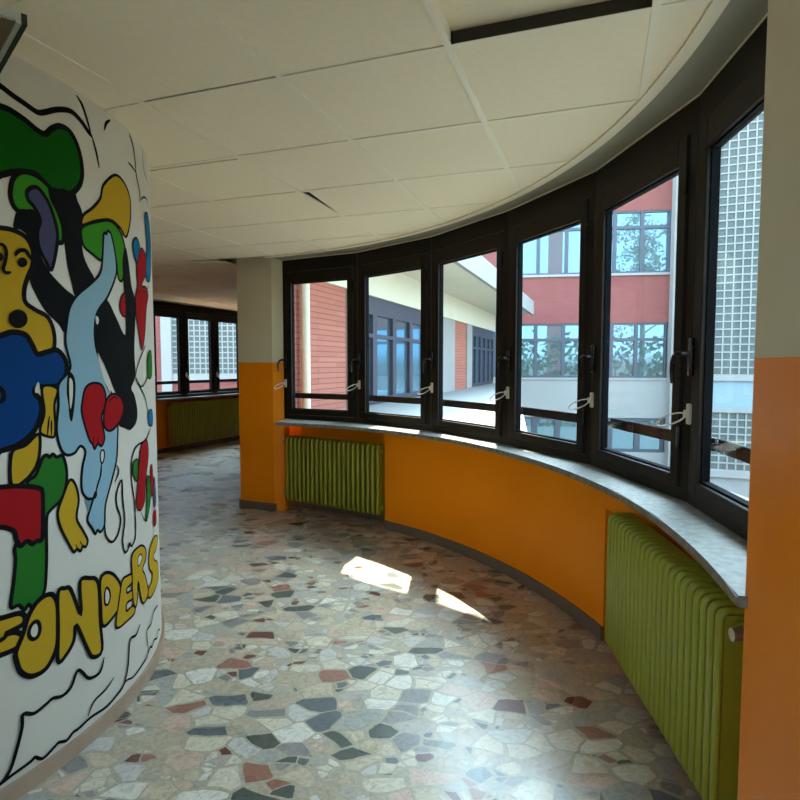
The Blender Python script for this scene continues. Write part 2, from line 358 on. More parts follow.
def smooth_pts(P, closed, sub=4):
    n = len(P); out = []
    rng = range(n) if closed else range(n-1)
    for i in rng:
        p0 = P[(i-1) % n] if closed or i > 0 else P[i]; p1 = P[i]; p2 = P[(i+1) % n]; p3 = P[(i+2) % n] if closed or i+2 < n else p2
        for k in range(sub):
            t = k/sub; t2, t3 = t*t, t*t*t
            out.append(tuple(.5*((2*p1[m])+(-p0[m]+p2[m])*t+(2*p0[m]-5*p1[m]+4*p2[m]-p3[m])*t2+(-p0[m]+3*p1[m]-3*p2[m]+p3[m])*t3) for m in (0, 1)))
    if not closed: out.append(P[-1])
    return out
MURAL = json.loads('''[["F","G",16,[-607,2268,-565,2266,-533,2266,-483,2254,-440,2238,-409,2237,-384,2263,-345,2288,-300,2285,-268,2251,-250,2203,-247,2150,-265,2104,-310,2063,-356,2057,-398,2055,-447,2088,-490,2084,-535,2070,-574,2049,-617,2034]],["L","k",15,[-604,2335,-562,2329,-524,2317,-481,2307,-437,2298,-406,2311,-356,2340,-296,2360,-248,2348,-212,2326,-184,2311]],["L","k",9,[-184,2311,-163,2263,-148,2208]],["L","k",9,[-264,2430,-234,2407,-210,2363,-190,2316]],["L","k",10,[-61,2424,-91,2400,-107,2367]],["L","k",9,[107,2435,144,2403,170,2339,179,2286,217,2231,227,2181]],["L","k",8,[82,2309,131,2304,167,2295]],["L","k",5,[289,2433,293,2389,319,2343,392,2320]],["F","g",13,[-544,2004,-532,2052,-501,2081,-454,2085,-405,2063,-374,2024,-352,1953,-350,1891,-372,1876,-414,1878,-478,1950,-520,1950,-539,1971]],["F","P",11,[-486,2024,-452,2046,-419,2022,-393,1978,-375,1913,-382,1849,-406,1776,-425,1801,-450,1843,-455,1896,-442,1939,-463,1977,-484,1995]],["S","k",0,[-539,1891,-527,1945,-506,1960,-492,1960,-478,1967,-449,1961,-447,1904,-454,1843,-429,1790,-403,1759,-349,1718,-299,1691,-281,1649,-352,1564,-385,1590,-436,1632,-472,1686,-491,1737,-474,1799,-489,1869,-516,1890]],["S","k",0,[-406,2056,-373,2055,-346,2073,-319,2071,-290,2082,-277,2050,-254,2009,-263,1938,-256,1859,-232,1815,-200,1771,-257,1729,-304,1698,-320,1746,-336,1798,-343,1857,-353,1918,-372,1973,-399,2017]],["F","Y",9,[-44,2214,23,2215,78,2182,96,2141,90,2068,44,1986,-8,2011,-84,2025,-183,1997,-256,1965,-249,2003,-198,2042,-147,2094,-125,2150]],["F","g",9,[-256,1958,-183,1993,-85,2021,-9,1995,31,1929,28,1878,-4,1799,-37,1802,-49,1865,-77,1908,-110,1933,-138,1912,-154,1854,-207,1868,-250,1886,-263,1919]],["S","k",0,[-123,1703,-62,1637,8,1571,8,1717,1,1874,32,1942,57,1892,81,1789,119,1708,93,1510,96,1401,50,1345,79,1314,107,1246,92,1194,28,1166,-25,1180,-72,1202,-60,1280,-107,1364,-156,1445,-196,1503,-210,1579,-201,1649,-163,1687]],["F","Y",13,[-623,1873,-581,1882,-543,1884,-499,1870,-476,1832,-478,1782,-498,1736,-511,1695,-509,1655,-474,1632,-429,1612,-407,1568,-405,1516,-423,1487,-477,1473,-567,1456,-641,1455]],["F","B",15,[-638,1524,-596,1539,-557,1553,-513,1546,-490,1513,-473,1483,-435,1491,-394,1498,-361,1463,-358,1420,-386,1378,-436,1369,-478,1371,-490,1351,-469,1326,-467,1284,-487,1235,-521,1201,-563,1179,-611,1170,-653,1166]],["L","k",12,[-621,1373,-603,1372,-594,1356,-595,1336,-611,1324]],["F","Y",8,[-459,1370,-400,1361,-415,1305,-414,1234,-419,1196,-436,1194,-470,1209,-473,1230,-455,1283]],["L","k",6,[-447,1199,-442,1240,-436,1268]],["L","k",6,[-431,1197,-430,1232,-429,1253]],["F","l",9,[-136,1947,-129,1964,-115,1963,-108,1976,-87,1973,-74,1948,-61,1911,-50,1853,-60,1803,-122,1715,-189,1650,-210,1579,-202,1503,-169,1437,-141,1357,-109,1320,-79,1219,-83,1137,-95,1056,-142,963,-179,890,-189,813,-214,792,-231,805,-243,792,-258,816,-283,858,-265,900,-235,955,-236,936,-274,937,-299,962,-307,998,-299,1064,-281,1118,-305,1144,-335,1122,-372,1121,-396,1150,-410,1216,-398,1304,-395,1375,-358,1413,-339,1445,-358,1524,-350,1589,-334,1651,-294,1703,-212,1761,-162,1807,-147,1867]],["F","w",6,[-198,1105,-180,1110,-175,1086,-189,1060,-200,1074]],["L","k",8,[-195,1061,-203,1015,-222,980,-235,947]],["S","k",0,[-349,1420,-322,1398,-321,1335,-339,1245,-352,1253,-355,1301,-361,1355]],["S","w",0,[-346,1395,-332,1383,-335,1325,-346,1286,-349,1326]],["S","w",0,[-473,1388,-471,1360,-486,1351,-485,1371]],["S","w",0,[-201,1633,-184,1627,-185,1608,-197,1603]],["S","w",0,[-197,1491,-174,1457,-140,1393,-122,1337,-135,1345,-171,1406]],["F","R",8,[-287,1315,-270,1359,-231,1376,-179,1367,-156,1326,-165,1279,-186,1238,-171,1161,-191,1128,-214,1139,-232,1122,-243,1143,-258,1160,-277,1208,-294,1270]],["L","k",5,[-237,1146,-236,1173]],["L","k",5,[-209,1138,-213,1166]],["F","R",8,[-151,1306,-109,1328,-50,1312,-28,1265,-56,1217,-117,1183,-163,1192,-173,1240]],["L","k",5,[-138,1297,-103,1315,-74,1305]],["L","k",11,[-583,1159,-588,1051]],["F","Y",10,[-577,1158,-529,1178,-481,1210,-480,1148,-497,1098,-534,1061,-581,1050]],["F","E",10,[-470,1125,-454,1133,-443,1124,-430,1133,-414,1120,-389,1120,-374,1066,-381,1006,-405,963,-447,937,-464,906,-470,766,-482,663,-506,637,-525,613,-542,637,-556,622,-575,647,-601,651,-589,724,-579,801,-577,851,-522,922,-531,1043,-498,1071]],["F","R",13,[-658,1055,-616,1053,-552,1044,-489,1024,-475,997,-480,875,-486,842,-504,844,-519,838,-539,854,-560,843,-573,867,-581,900,-621,924,-663,934]],["F","Y",9,[-362,1027,-336,1003,-324,945,-337,880,-310,827,-287,782,-298,759,-313,767,-323,751,-342,765,-356,758,-381,803,-409,863,-419,920,-396,972]],["L","k",5,[-313,767,-326,790]],["L","k",5,[-337,763,-346,785]],["L","k",8,[296,1145,201,1100,84,1088,29,1036,23,950,45,835,46,701,5,666,-12,684,-31,660,-56,660,-69,715,-48,794,-59,882,-62,967,-103,921,-105,872,-79,803,-105,747,-148,731,-185,771,-188,824]],["L","k",7,[-96,1036,-83,1005,-114,969]],["L","k",6,[244,1537,149,1467,96,1401,127,1356,194,1353,309,1420]],["L","k",6,[106,1387,152,1341,219,1283,262,1196]],["F","b",7,[118,1989,155,2005,193,1973,171,1890,123,1912,104,1956]],["F","b",6,[294,2145,366,2162,417,2099,436,2006,389,1864,297,1842,287,1923,319,2008,298,2095]],["L","k",6,[228,2190,283,2219,349,2223,400,2190]],["F","R",6,[223,1975,290,1947,282,1876,206,1806,273,1806,322,1775,283,1724,256,1652,232,1582,180,1512,146,1591,126,1643,118,1699,122,1752,151,1799,143,1864,175,1935]],["F","R",6,[-35,1692,-17,1731,10,1742,16,1701,13,1651,-21,1656]],["L","k",5,[204,1784,252,1781,340,1819]],["F","E",5,[276,1491,358,1506,355,1396,264,1388]],["F","R",6,[130,1077,217,1097,235,1025,184,917,162,829,108,796,65,821,70,887,98,970]],["F","E",6,[48,1024,91,1025,85,950,63,937,35,982]],["F","E",5,[208,926,249,904,259,830,199,740,168,735,191,822]],["L","k",5,[108,792,142,746,182,726]],["F","b",5,[256,1224,330,1228,349,1178,320,1152,259,1168]],["F","R",4,[263,949,306,960,312,833,269,832]],["F","P",4,[319,880,360,891,371,770,315,763]],["F","R",4,[299,728,364,732,369,670,303,669]],["F","Y",14,[-692,638,-634,627,-576,620,-557,599,-565,578,-598,572,-624,569,-589,561,-566,537,-571,511,-601,505,-639,506,-698,510]],["L","k",12,[-696,555,-637,555,-611,567]],["F","Y",14,[-592,494,-566,544,-543,600,-506,637,-460,641,-437,599,-437,518,-444,448,-470,402,-501,382,-545,387,-578,418,-590,458]],["F","w",11,[-527,568,-512,562,-506,538,-514,514,-533,511,-546,531,-542,554]],["F","Y",13,[-432,633,-402,640,-376,623,-334,511,-333,637,-288,635,-241,598,-237,448,-231,324,-282,322,-311,372,-359,484,-371,432,-408,394,-442,388,-437,500]],["F","Y",11,[-229,597,-198,622,-142,593,-95,524,-107,453,-157,424,-221,416,-228,504]],["F","w",8,[-195,560,-177,544,-172,514,-186,491,-205,499,-206,536]],["F","Y",8,[-86,546,-46,553,-3,545,10,523,-14,505,-49,502,-50,481,-7,476,10,456,-9,437,-53,438,-59,406,-11,407,16,387,5,365,-57,362,-126,364,-138,395,-113,476]],["F","Y",8,[2,623,53,641,108,635,150,605,154,562,106,528,134,489,169,406,138,371,95,376,71,436,53,488,44,433,25,387,-1,429,-3,541]],["F","w",5,[60,594,88,602,104,579,79,560,57,559]],["F","Y",6,[197,556,234,597,319,615,387,585,349,546,275,535,293,505,366,465,386,392,310,365,210,355,173,371,176,408,235,428,247,457,199,494]],["L","k",10,[-698,81,-656,83,-627,108,-606,156,-583,226,-577,272,-540,253,-495,260,-468,266,-431,253,-392,264,-362,309,-339,293,-306,251,-247,243,-221,290]],["L","k",9,[-698,88,-656,83,-618,88,-557,93,-543,98,-514,75,-467,88,-451,92,-418,78,-390,91,-363,89,-303,95,-219,84,-154,91,-95,108,-60,171,-37,269,17,265,61,294]],["L","k",7,[-318,108,-284,147,-216,156,-163,176]],["L","k",7,[-111,104,-72,112,-21,97,69,101,144,118,133,223,198,231,255,268,347,259]],["L","k",7,[144,114,174,132,204,117,241,133,301,114,329,136,388,119]],["S","k",0,[-499,1787,-501,1778,-508,1772,-516,1768,-524,1769,-530,1774,-532,1781,-529,1789,-523,1796,-515,1800,-506,1799,-500,1794]],["S","k",0,[-577,1791,-579,1784,-585,1778,-592,1775,-599,1776,-603,1780,-605,1787,-603,1794,-598,1800,-591,1803,-584,1803,-579,1798]],["S","k",0,[-506,1599,-511,1583,-524,1571,-540,1566,-555,1569,-566,1580,-570,1595,-565,1610,-553,1622,-537,1628,-521,1625,-510,1615]],["L","k",10,[-540,1801,-526,1820,-501,1824,-485,1797]],["L","k",9,[-602,1828,-577,1829,-568,1809,-573,1776,-580,1753,-571,1742,-555,1747]]]''')
KEYS = ['k', 'G', 'g', 'P', 'Y', 'B', 'l', 'R', 'E', 'w', 'b']
def add_flat(bm, poly, layer, mi):
    sub = bmesh.new()
    vs = []
    for p in poly:
        if not vs or (vs[-1].co.xy-Vector(p)).length > 1e-4: vs.append(sub.verts.new((p[0], p[1], 0)))
    if len(vs) < 3: sub.free(); return
    f = sub.faces.new(vs)
    bmesh.ops.triangulate(sub, faces=[f], ngon_method='EAR_CLIP')
    merge_sub(bm, sub, layer, mi)
def merge_sub(bm, sub, layer, mi):
    xs = [v.co.x for v in sub.verts]
    x = math.floor(min(xs)/.01)*.01
    while x < max(xs):
        bmesh.ops.bisect_plane(sub, geom=sub.verts[:]+sub.edges[:]+sub.faces[:], plane_co=(x, 0, 0), plane_no=(1, 0, 0), dist=1e-6); x += .01
    r = RC+.0009+layer*.00006
    mp = {v: bm.verts.new((KX+r*math.cos(v.co.x/RC), KY+r*math.sin(v.co.x/RC), v.co.y)) for v in sub.verts}
    for f in sub.faces:
        nf = bm.faces.new([mp[v] for v in f.verts]); nf.material_index = mi
    sub.free()
def stroke(bm, P, w, layer, closed):
    sub = bmesh.new(); n = len(P); L = []; h = w/2
    for i, p in enumerate(P):
        a = P[i-1] if closed or i > 0 else p; c = P[(i+1) % n] if closed or i < n-1 else p
        d = Vector((c[0]-a[0], c[1]-a[1]))
        d = d.normalized() if d.length > 1e-7 else Vector((1, 0))
        nn = Vector((-d.y, d.x)); hw = h if closed else h*min(1, .45+.55*min(i, n-1-i)/3)
        L.append((sub.verts.new((p[0]+nn.x*hw, p[1]+nn.y*hw, 0)), sub.verts.new((p[0]-nn.x*hw, p[1]-nn.y*hw, 0))))
    for i in range(n if closed else n-1):
        a, c = L[i], L[(i+1) % n]
        try: sub.faces.new((a[0], a[1], c[1], c[0]))
        except ValueError: pass
    merge_sub(bm, sub, layer, 0)
def build_mural(items, name, layer0=0):
    b = MB(); lay = layer0
    for kind, colr, w, flat in items:
        P = [(flat[i]/1000, flat[i+1]/1000) for i in range(0, len(flat), 2)]
        if kind == 'L': stroke(b.bm, smooth_pts(P, False), w/1000*1.3, lay+.5, False)
        else:
            S = smooth_pts(P, True)
            add_flat(b.bm, S, lay, KEYS.index(colr))
            if kind == 'F': stroke(b.bm, S, w/1000*1.3, lay+.5, True)
        lay += 1
    me = bpy.data.meshes.new(name); b.bm.to_mesh(me); b.bm.free()
    for k in KEYS: me.materials.append(M['mural_'+k])
    # face outward
    o = bpy.data.objects.new(name, me); COL.objects.link(o); o.parent = core
    return o
build_mural(MURAL, 'mural_painting')
# ---------------------------------------------------------------- outer wall, piers, sill
WL = 3.685
def solve_theta(az, r):
    lo, hi = thP-.1, A0+.1
    for _ in range(60):
        m = (lo+hi)/2; x, y = at(m, r)
        if x/y > az: lo = m
        else: hi = m
    return (lo+hi)/2
tL = solve_theta((384.5-400)/575, WL); tR = solve_theta((608.5-400)/575, WL)
b = MB()
b.arc((CX, CY), WL, 3.95, tL, tR, 0, SILL-.03, 40)
b.arc((CX, CY), 3.86, 3.95, A0+.03, tL+.0, 0, SILL-.03, 16)
b.arc((CX, CY), 3.84, 3.95, tR, thP-.1, 0, SILL-.03, 20)
b.arc((CX, CY), WL, 3.95, tR, thP-.1, .70, SILL-.03, 20)
struct(b.done('wall_outer', M['wall'], smooth=.4))
b = MB()
b.arc((CX, CY), WL-.012, WL+.01, tL, tR, 0, .075, 40)
b.arc((CX, CY), 3.845, 3.87, A0+.03, tL, 0, .075, 16)
b.arc((CX, CY), 3.825, 3.85, tR, thP-.1, 0, .075, 16)
struct(b.done('baseboard_outer', M['skirt'], smooth=.4))
b = MB(); 
sl = [3.36, 3.38, 3.405, 3.425, 3.43, 3.44, 3.45, 3.445, 3.44, 3.445, 3.45, 3.455, 3.455, 3.452, 3.45]
nS = len(sl)-1; aS0, aS1 = A0+.006, thP-.006
rows = []
for i in range(nS*3+1):
    t = i/(nS*3); a = aS0+(aS1-aS0)*t; k = min(int(t*nS), nS-1); fr = t*nS-k; r0 = sl[k]*(1-fr)+sl[k+1]*fr; af = a-.036*(1-t)**5
    rows.append([b.bm.verts.new((*at(aa, r), z)) for aa, r, z in ((af, r0, SILL-.028), (a, 3.94, SILL-.028), (a, 3.94, SILL), (af, r0, SILL))])
for i in range(len(rows)-1):
    for j in range(4): b.bm.faces.new((rows[i][j], rows[i][(j+1) % 4], rows[i+1][(j+1) % 4], rows[i+1][j]))
b.bm.faces.new(rows[0][::-1]); b.bm.faces.new(rows[-1])
es = [e for e in b.bm.edges if e.calc_length() < .4 and all(abs(math.hypot(v.co.x-CX, v.co.y-CY)) < 3.6 for v in e.verts) and abs(e.verts[0].co.z-e.verts[1].co.z) < 1e-4]
bmesh.ops.bevel(b.bm, geom=es, offset=.004, segments=2, affect='EDGES')
struct(b.done('trim_4', M['marble'], smooth=.4))

def prism_struct(name, poly, z0, z1, mat): b = MB(); b.prism(poly, z0, z1); return struct(b.done(name, mat))
prism_struct('wall_left', [(-1.615, 5.757), (-1.24, 5.60), V[0], (-1.10, 5.69), (-1.50, 6.05), (-1.51, 6.3), (-1.56, 6.45)], 0, CEIL+.16, M['wall'])
b = MB()
def skirt_line(b, pts, t=.012, h=.075):
    for (p, q) in zip(pts, pts[1:]):
        p, q = Vector(p), Vector(q); d = (q-p).normalized(); n = Vector((d.y, -d.x))*t
        b.prism([(v.x, v.y) for v in (p, q, q+n, p+n)], 0, h)
skirt_line(b, [(-1.47, 6.45), (-1.62, 5.759), (-1.24, 5.60), (-1.16, 5.66)])
struct(b.done('baseboard_left', M['skirt']))
tg = Vector((math.sin(thP), -math.cos(thP))); nr = Vector((math.cos(thP), math.sin(thP)))
pR = Vector(P_R); pR2 = pR+tg*.47
prism_struct('wall_right', [tuple(pR), V[6], tuple(Vector(V[6])+nr*.3), tuple(pR2+nr*.55), tuple(Vector(VB[0])+nr*.03), tuple(pR2)][::-1], 0, CEIL+.16, M['wall'])
b = MB(); skirt_line(b, [tuple(pR2), tuple(pR)][::-1], -.012); struct(b.done('baseboard_right', M['skirt']))
# wall and parapet behind the viewpoint, closing the ring
b = MB()
b.arc((CX, CY), WL, 3.95, B0, BEND, 0, SILL-.03, 40)
W2, W4 = B0-.005-1*STEP, B0-.005-5*STEP
b.arc((CX, CY), WL-.02, 3.95, B0, W2, SILL-.03, CEIL+.16, 16); b.arc((CX, CY), WL-.02, 3.95, W2, W4, CEIL-.005, CEIL+.16, 16)
b.arc((CX, CY), 3.60, 3.95, BEND, -2*PI+2.5, 0, CEIL+.16, 90)
struct(b.done('wall_rear', M['wall'], smooth=.4))
# far corridor
FW0, FU = Vector((-3.9, 9.2)), Vector((.408, .913)).normalized()
def fw(s, o=0): return (FW0.x+FU.x*s-FU.y*o, FW0.y+FU.y*s+FU.x*o)
b = MB()
b.prism([fw(-.12), fw(4.3), fw(4.3, .25), fw(-.12, .25)], 0, .865)
b.prism([fw(-.12, -.02), fw(4.3, -.02), fw(4.3, .25), fw(-.12, .25)], CEIL-.0, CEIL+.16)
b.prism([fw(3.72), fw(4.3), fw(4.3, .25), fw(3.72, .25)], 0, CEIL+.16)
b.prism([fw(-1.9, -.06), fw(-.1, -.06), fw(-.1, .25), fw(-1.9, .25)], 0, CEIL+.16)
b.prism([(-4.97, 4.93), (-4.72, 7.55), (-4.95, 7.6), (-5.2, 4.93)], 0, CEIL+.16)
b.prism([(-5.2, 4.93), (-4.97, 4.93), (-5.3, 4.4), (-5.6, 4.6)], 0, CEIL+.16)
b.prism([(-2.4, 13.0), (.9, 13.0), (.9, 13.2), (-2.4, 13.2)], 0, CEIL+.16)
struct(b.done('wall_far', M['wall']))
b = MB()
b.prism([fw(-.10, -.16), fw(4.3, -.16), fw(4.3, .1), fw(-.10, .1)], .865, .89)
struct(b.done('trim_6', M['marble']))
b = MB(); skirt_line(b, [fw(-1.9, -.06), fw(-.1, -.06)]); skirt_line(b, [fw(-.1, 0), fw(4.2, 0)]); struct(b.done('baseboard_far', M['skirt']))

# ---------------------------------------------------------------- windows
def make_window(num, A, B, z0=SILL, z1=CEIL, rail=True, fittings=True):
    A, B = Vector(A), Vector(B); L = (B-A).length; d = (B-A)/L
    w = struct(empty('window_%d' % num, (A.x, A.y, 0), math.atan2(d.y, d.x)))
    gz0, gz1 = z0+.097, 2.217; sx = .108; bz = .004
    b = MB()
    b.box((.002, 0, z0), (.046, .062, z1)); b.box((L-.046, 0, z0), (L-.002, .062, z1))
    b.box((.046, 0, z0), (L-.046, .062, z0+.042)); b.box((.046, 0, 2.325), (L-.046, .062, z1))
    b.done('frame', M['alu'], w)
    b = MB()
    b.box((.050, -.010, z0+.046), (sx, .038, 2.321), bevel=bz); b.box((L-sx, -.010, z0+.046), (L-.054, .038, 2.321), bevel=bz)
    b.box((sx, -.010, z0+.046), (L-sx, .038, gz0), bevel=bz); b.box((sx, -.010, gz1), (L-sx, .038, 2.321), bevel=bz)
    sash = b.done('sash', M['alu'], w)
    b = MB()
    for x0, x1, c0, c1 in ((sx, sx+.006, gz0, gz1), (L-sx-.006, L-sx, gz0, gz1)): b.box((x0, .006, c0), (x1, .036, c1))
    b.box((sx+.006, .006, gz0), (L-sx-.006, .036, gz0+.008)); b.box((sx+.006, .006, gz1-.008), (L-sx-.006, .036, gz1))
    b.done('glazing_bead', M['gasket'], sash)
    b = MB(); b.box((sx-.004, .014, gz0-.004), (L-sx+.004, .020, gz1+.004)); b.done('pane', M['glass'], w)
    if rail:
        b = MB(); b.box((.0, .105, 1.110), (L, .120, 1.164), bevel=.003)
        b.box((.02, .06, 1.125), (.04, .105, 1.15)); b.box((L-.04, .06, 1.125), (L-.02, .105, 1.15))
        b.done('safety_rail', M['rail'], w)
    if fittings:
        b = MB(); b.box((.028, -.026, 1.405), (.058, -.0095, 1.545), bevel=.004)
        b.tube([(.043, -.02, 1.485), (.043, -.052, 1.487), (.030, -.064, 1.487), (.006, -.066, 1.478), (-.010, -.066, 1.455), (-.016, -.066, 1.42), (-.010, -.064, 1.375)], [.011, .010, .0095, .009, .009, .0085, .007], 10)
        b.done('handle', M['handle'], w, smooth=.6)
        b = MB(); b.box((.024, -.024, 1.222), (.048, -.0095, 1.300), bevel=.004); b.box((.010, -.030, 1.245), (.030, -.014, 1.275), bevel=.004)
        br = b.done('restrictor_bracket', M['plastic'], w); br['label'] = 'beige plastic restrictor bracket'
        b = MB()
        pts = []
        ax, sd = Vector((-.36, -.84, -.40)).normalized(), Vector((.1, -.40, .80)).normalized()
        for k in range(24):
            t = 2*PI*k/24; pts.append(Vector((.018, -.024, 1.258))+ax*(.054*(1-math.cos(t)))+sd*(.019*math.sin(t)))
        b.tube(pts, .0032, 6, closed=True); b.done('cable_loop', M['plastic'], br, smooth=.8)
        b = MB()
        for z in (1.12, 2.10): b.tube([(L-.050, -.012, z), (L-.050, -.012, z+.085)], .0085, 10)
        b.done('hinge', M['handle'], w, smooth=.6)
    return w
for i in range(6): make_window(i+1, V[i], V[i+1])
for k, (s0, s1) in enumerate(((-.10, .60), (.60, 1.345), (1.345, 2.09), (2.09, 2.90), (2.90, 3.72))): make_window(7+k, fw(s0), fw(s1), .89, fittings=(k < 3))

# upper wall and eaves of this building
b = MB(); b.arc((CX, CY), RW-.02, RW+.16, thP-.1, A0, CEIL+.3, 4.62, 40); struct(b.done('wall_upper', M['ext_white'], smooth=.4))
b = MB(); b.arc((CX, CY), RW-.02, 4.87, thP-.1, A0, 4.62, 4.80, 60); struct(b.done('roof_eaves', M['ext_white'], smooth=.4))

b = MB()                                                # white sealant line over the window frames
for i in range(6):
    p, q = Vector(V[i]), Vector(V[i+1]); d = (q-p).normalized(); n = Vector((-d.y, d.x))
    b.prism([tuple(v) for v in (p-n*.003, q-n*.003, q-n*.0005, p-n*.0005)], CEIL-.004, CEIL+.004)
struct(b.done('trim_7', M['tbar']))
b = MB(); b.arc((CX, CY), 3.47, 3.94, B0, BEND, SILL-.028, SILL, 40); struct(b.done('trim_5', M['marble'], smooth=.4))
for i in (1, 2, 3, 4): make_window(11+i, VB[i], VB[i+1], fittings=False, rail=False)  # unseen windows, added to let more daylight into the room
# ---------------------------------------------------------------- radiators
def tube_path(d, z0, z1, r=.03):
    """rounded loop in the depth/height plane"""
    P = []
    for cx, cz, a0 in ((d-r, z1-r, 0), (r, z1-r, 90), (r, z0+r, 180), (d-r, z0+r, 270)):
        for k in range(5):
            a = math.radians(a0+k*22.5); P.append((0, cx+r*math.cos(a), cz+r*math.sin(a)))
    return P
def make_radiator(n, pitch, z0, z1, depth, label, left_valve=False):
    root = empty('radiator'); thing(root, label, 'radiator')
    sec = None
    for i in range(n):
        if sec is None:
            b = MB()
            b.tube(tube_path(depth, z0, z1, .024), .0145, 12, closed=True, sx=.8)
            b.box((-.0045, .012, z0+.012), (.0045, depth-.012, z1-.014))
            for z in (z0+.045, z1-.045): b.tube([(-pitch/2, depth/2, z), (pitch/2, depth/2, z)], .024, 10)
            sec = b.done('section', M['radiator'], root, smooth=.9); o = sec
        else:
            o = sec.copy(); COL.objects.link(o); o.parent = root
        o.location = (pitch*(i+.5), 0, 0)
    L = n*pitch
    for x, sgn in (((-.0), -1),) if left_valve else ((L, 1),):
        for z, nm in ((z0+.045, 'return_valve'), (z1-.045, 'valve')):
            b = MB(); b.tube([(x, depth/2, z), (x+sgn*.035, depth/2, z)], .014, 10); b.tube([(x+sgn*.03, depth/2-.05, z), (x+sgn*.03, depth/2+.03, z)], [.019, .015], 10)
            vo = b.done(nm, M['valve'], root, smooth=.6)
        b = MB(); b.tube([(x+sgn*.055, depth/2+.03, .0), (x+sgn*.055, depth/2+.03, z1-.045)], .011, 8)
        po = b.done('pipe', M['pipe'], root, smooth=.6)
    for x in (.2*L, .8*L):
        for zb in (z1-.075, z0+.01):
            b = MB(); b.box((x-.012, depth/2-.01, zb), (x+.012, depth+.04, zb+.02)); b.done('bracket', M['radiator'], root)
    return root
def place(o, p, q):
    p, q = Vector(p), Vector(q); d = (q-p).normalized(); o.location = (p.x, p.y, 0); o.rotation_euler = (0, 0, math.atan2(d.y, d.x))
r1 = make_radiator(21, .0535, .13, .735, .135, 'green column radiator under the window beside the far orange pier', True); place(r1, (-1.118, 5.555), (-.165, 4.945))
r2 = make_radiator(23, .0475, .125, .745, .113, 'large green column radiator under the marble sill end next to the near pier'); place(r2, (.985, 2.672), (.918, 1.62))
r3 = make_radiator(40, .055, .12, .80, .11, 'long green radiator at the end of the corridor beyond the mural'); place(r3, fw(.14, -.17), fw(3, -.17))

# ---------------------------------------------------------------- hanging lamp
e1, e2 = Vector((-.7, .714)).normalized(), Vector((-.714, -.7)).normalized()
lr = empty('ceiling_light', (-.926, 1.485, 2.29)); thing(lr, 'grey metal ceiling light hanging beside the painted round wall', 'ceiling light')
lr.rotation_euler = (0, 0, math.atan2(e2.y, e2.x))
b = MB()
Wd, Ln = .34, 1.2                                       # local x = e2, local -y = e1
b.box((.013, -Wd, .004), (Ln, -Wd+.012, .024)); b.box((.013, -.012, .004), (Ln, 0, .024)); b.box((Ln-.012, -Wd+.012, .004), (Ln, -.012, .024)); b.box((.013, -Wd+.012, .018), (Ln-.012, -.012, .024))
b.done('housing', M['lamp_side'], lr)
b = MB(); b.box((0, -Wd, -.002), (.013, 0, .024)); o = b.done('side_strip', M['lamp_black'], lr); o['label'] = 'black side strip'
b = MB(); b.box((.013, -Wd, -.004), (.024, 0, .004)); o = b.done('bezel', M['lamp_edge'], lr)
b = MB(); b.box((.024, -Wd+.012, .002), (.052, -.012, .018)); o = b.done('reflector', M['lamp_brown'], lr)
b = MB(); b.box((.052, -Wd+.012, .006), (Ln-.012, -.012, .012)); b.done('diffuser', M['lamp_diff'], lr)
b = MB()
for x in (.2, 1.0): b = MB(); b.tube([(x, -Wd/2, .02), (x, -Wd/2, CEIL-2.29+.004)], .006, 8); b.done('hanger_rod', M['lamp_metal'], lr)

# ---------------------------------------------------------------- outside: wing with eaves
O = Vector((-1.32, 6.6)); Nw = Vector((U.y, -U.x))      # towards the courtyard
def wg(s, o=0): return (O.x+U.x*s+Nw.x*o, O.y+U.y*s+Nw.y*o)
def slab(b, s0, s1, o0, o1, z0, z1): return b.prism([wg(s0, o0), wg(s1, o0), wg(s1, o1), wg(s0, o1)], z0, z1)
wing = empty('building_wing', (O.x, O.y, 0)); thing(wing, 'low brick and cream building wing with deep eaves beyond the leftmost windows', 'building')
wing_inv = Matrix.Translation((-O.x, -O.y, 0))
def wpart(b, name, mat, smooth=None):
    bmesh.ops.transform(b.bm, matrix=wing_inv, verts=b.bm.verts); return b.done(name, mat, wing, smooth)
b = MB(); b.prism([wg(-.6, 0), wg(1.66, 0), wg(1.66, -.2), wg(.35, -.2), wg(-.5, -.05)], -3.6, 2.5); wpart(b, 'brick_wall', M['brick_wing'])
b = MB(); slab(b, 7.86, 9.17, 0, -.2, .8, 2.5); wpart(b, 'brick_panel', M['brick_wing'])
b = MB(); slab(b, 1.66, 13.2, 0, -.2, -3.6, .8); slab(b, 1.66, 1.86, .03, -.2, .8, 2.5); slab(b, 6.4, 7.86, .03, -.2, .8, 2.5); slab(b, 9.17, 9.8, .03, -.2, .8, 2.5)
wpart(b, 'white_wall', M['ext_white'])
b = MB(); slab(b, -.62, 13.2, .05, -.25, 2.5, 3.04); wpart(b, 'beam', M['ext_cream'])
b = MB(); slab(b, -.62, 13.2, 1.20, -1.0, 3.04, 3.14); wpart(b, 'eaves_soffit', M['ext_cream'])  # eaves run on at the near end to block sun from the first window
b = MB(); slab(b, -.62, 13.2, 1.28, 1.20, 3.02, 3.44); wpart(b, 'fascia', M['ext_white'])
b = MB(); slab(b, -.62, 13.2, 1.20, -1.2, 3.14, 3.40); wpart(b, 'roof', M['roof'])
